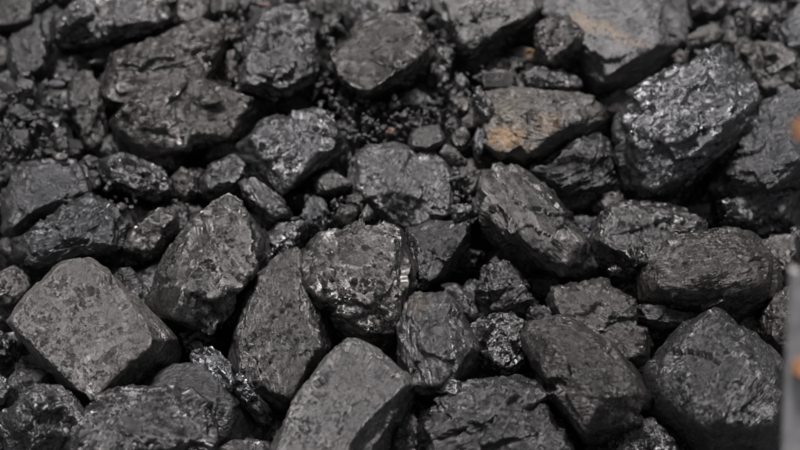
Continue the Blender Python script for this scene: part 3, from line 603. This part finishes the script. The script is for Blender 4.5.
OUTL = [o for o in BIGOUT]
def fillers():
    rg = random.Random(77); done = []
    cand = [(x, y) for x in range(-10, 811, 9) for y in range(-10, 461, 9)]; rg.shuffle(cand)
    for x, y in cand:
        if any(inside(x, y, o) for o in OUTL) or any((x - a) ** 2 + (y - b) ** 2 < 34 ** 2 for a, b in done): continue
        if any((x - a) ** 2 + (y - b) ** 2 < (r * .9) ** 2 for a, b, r in RUBBLE): continue
        done.append((x, y)); r = rg.uniform(20, 30); k = rg.randint(5, 7); a0 = rg.uniform(0, 6)
        ol = [(x + r * math.cos(a0 + i * 6.283 / k) * rg.uniform(.8, 1.15), y + r * .8 * math.sin(a0 + i * 6.283 / k) * rg.uniform(.8, 1.15)) for i in range(k)]
        sd_w, nk = place_words(x, y)
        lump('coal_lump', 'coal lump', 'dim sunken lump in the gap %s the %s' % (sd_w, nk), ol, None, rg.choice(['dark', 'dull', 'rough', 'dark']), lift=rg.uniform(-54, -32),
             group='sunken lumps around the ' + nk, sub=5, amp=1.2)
fillers()

# ------------------------------------------------------------------ fine grit lying where it could come to rest
def grit():
    bpy.context.view_layer.update()
    dg = bpy.context.evaluated_depsgraph_get()
    rg = random.Random(5); V = []; Fc = []; made = 0
    for t_ in range(24000):
        rub = rg.random() < 0.45
        if rub:
            a, b, r = rg.choice(RUBBLE); x, y = a + rg.gauss(0, r * .55), b + rg.gauss(0, r * .5)
        else: x, y = rg.uniform(-15, 815), rg.uniform(-15, 465)
        q = at_depth(x, y, depth_at(x, y, 0.0))
        ok, loc, nor, _i, ob, _m = scene.ray_cast(dg, Vector((q.x, q.y, 1.0)), Vector((0, 0, -1)))
        if not ok or nor.z < 0.72: continue
        low = ob.name.startswith(('ground', 'coal_crumb')) or loc.z < -0.045
        if not low and rg.random() > 0.035: continue
        r = PXM * (rg.uniform(0.8, 1.6) if not low else rg.uniform(0.9, 1.4) + 4.6 * rg.random() ** 3.5)
        n0 = len(V); k = 4; zz = rg.uniform(.5, .9); a0 = rg.uniform(0, 6.3); asp = rg.uniform(.4, 1)
        ca, sa = math.cos(a0), math.sin(a0)
        for lev, sc in ((-0.45, 1.0), (zz, rg.uniform(.35, .8))):
            for i in range(k):
                an = i * 6.283 / k + rg.uniform(-.5, .5) + (0.4 if lev > 0 else 0)
                px, py = math.cos(an) * sc * rg.uniform(.7, 1.2), math.sin(an) * sc * asp * rg.uniform(.7, 1.2)
                V.append((loc.x + r * (px * ca - py * sa), loc.y + r * (px * sa + py * ca), loc.z + r * (lev + rg.uniform(-.15, .25))))
        for i in range(k):
            j = (i + 1) % k
            Fc.append((n0 + i, n0 + j, n0 + k + j)); Fc.append((n0 + i, n0 + k + j, n0 + k + i))
        Fc.append((n0 + 4, n0 + 5, n0 + 6)); Fc.append((n0 + 4, n0 + 6, n0 + 7)); made += 1
    me = bpy.data.meshes.new('coal_grit'); me.from_pydata(V, [], Fc); me.update()
    at = me.attributes.new('rest', 'FLOAT_VECTOR', 'POINT'); at.data.foreach_set('vector', (np.array(V) / PXM).astype(np.float32).ravel())
    me.materials.append(M['dull'])
    o = bpy.data.objects.new('coal_grit', me); scene.collection.objects.link(o)
    o['kind'] = 'stuff'; o['label'] = 'fine black coal grit scattered in the gaps and on ledges of the lumps'; o['category'] = 'coal grit'
    print('grit', made)
grit()

# ------------------------------------------------------------------ blurred steel bar close to the camera
def flat_mat(name, col, rough=.5, metal=0.0, rust=None):
    m = bpy.data.materials.new(name); m.use_nodes = True; N, L = m.node_tree.nodes, m.node_tree.links
    b = N['Principled BSDF']; b.inputs['Roughness'].default_value = rough; b.inputs['Metallic'].default_value = metal
    n = N.new("ShaderNodeTexNoise"); n.inputs['Scale'].default_value = 45; n.inputs['Detail'].default_value = 6
    r = N.new("ShaderNodeValToRGB"); r.color_ramp.elements[0].position = .35; r.color_ramp.elements[1].position = .7
    r.color_ramp.elements[0].color = (*[c * .7 for c in col], 1); r.color_ramp.elements[1].color = (*[min(c * 1.25, 1) for c in col], 1)
    t = N.new("ShaderNodeTexCoord"); L.new(t.outputs['Object'], n.inputs['Vector']); L.new(n.outputs[0], r.inputs[0]); L.new(r.outputs[0], b.inputs['Base Color'])
    return m
MS_pale = flat_mat("worn_pale_paint", (0.50, 0.48, 0.48)); MS_dark = flat_mat("dark_paint", (0.022, 0.018, 0.024))
MS_rust = flat_mat("orange_rust", (0.33, 0.15, 0.065), .85)
def prism(name, pts, n_along, wid, thick, mat, parent=None, org=None, bevel=.15):
    # a bevelled flat bar through the listed world points
    bm = bmesh.new(); rings = []
    for i, p in enumerate(pts):
        t = (pts[min(i + 1, len(pts) - 1)] - pts[max(i - 1, 0)]).normalized()
        s = t.cross(fwd).normalized(); q = s.cross(t).normalized(); b = thick * bevel
        sec = [(-wid/2 + b, -thick/2), (wid/2 - b, -thick/2), (wid/2, -thick/2 + b), (wid/2, thick/2 - b), (wid/2 - b, thick/2), (-wid/2 + b, thick/2), (-wid/2, thick/2 - b), (-wid/2, -thick/2 + b)]
        rings.append([bm.verts.new(p + s * a + q * c - org) for a, c in sec])
    for a, b_ in zip(rings, rings[1:]):
        for k in range(8): bm.faces.new((a[k], a[(k + 1) % 8], b_[(k + 1) % 8], b_[k]))
    bm.faces.new(rings[0][::-1]); bm.faces.new(rings[-1]); bmesh.ops.recalc_face_normals(bm, faces=bm.faces)
    me = bpy.data.meshes.new(name); bm.to_mesh(me); bm.free(); me.materials.append(mat)
    o = bpy.data.objects.new(name, me); scene.collection.objects.link(o)
    if parent: o.parent = parent
    return o
def rail_point(y):                                   # runs up out of the heap, towards the camera
    f = (y - 40) / (900 - 40)
    x = 800 + 16 - f * 0.0 - (y - 40) * 0.052
    t0, t1 = 1.80, depth_at(770, 900, -0.03)
    return at_depth(x, y, t0 + (t1 - t0) * f)
base = rail_point(900)
bar = bpy.data.objects.new("steel_bar", None); bar.location = base; scene.collection.objects.link(bar)
bar['label'] = 'blurred pale steel bar with rust spots at the right edge, close to the camera'; bar['category'] = 'steel bar'
def shifted(y, dx):
    p = rail_point(y); return p + right * dx * 0.001
prism('painted_web', [shifted(y, 8) for y in (-420, -60, 100, 200, 268)], 4, 0.030, 0.012, MS_dark, bar, base)
prism('flange', [shifted(y, 3) for y in (268.5, 400, 560, 900)], 4, 0.034, 0.012, MS_pale, bar, base)
def bolt(y, dx, r):
    bm = bmesh.new(); bmesh.ops.create_cone(bm, segments=6, radius1=r, radius2=r * .85, depth=r * .9, cap_ends=True)
    me = bpy.data.meshes.new('bolt'); bm.to_mesh(me); bm.free(); me.materials.append(MS_rust)
    o = bpy.data.objects.new('bolt', me); scene.collection.objects.link(o); o.parent = bar
    o.location = shifted(y, dx) - fwd * 0.008 - base; o.rotation_euler = (-fwd).to_track_quat('Z', 'Y').to_euler()
bolt(130, -8, 0.014); bolt(366, 2, 0.014)
print("verts", sum(len(o.data.vertices) for o in bpy.data.objects if o.type == 'MESH'))
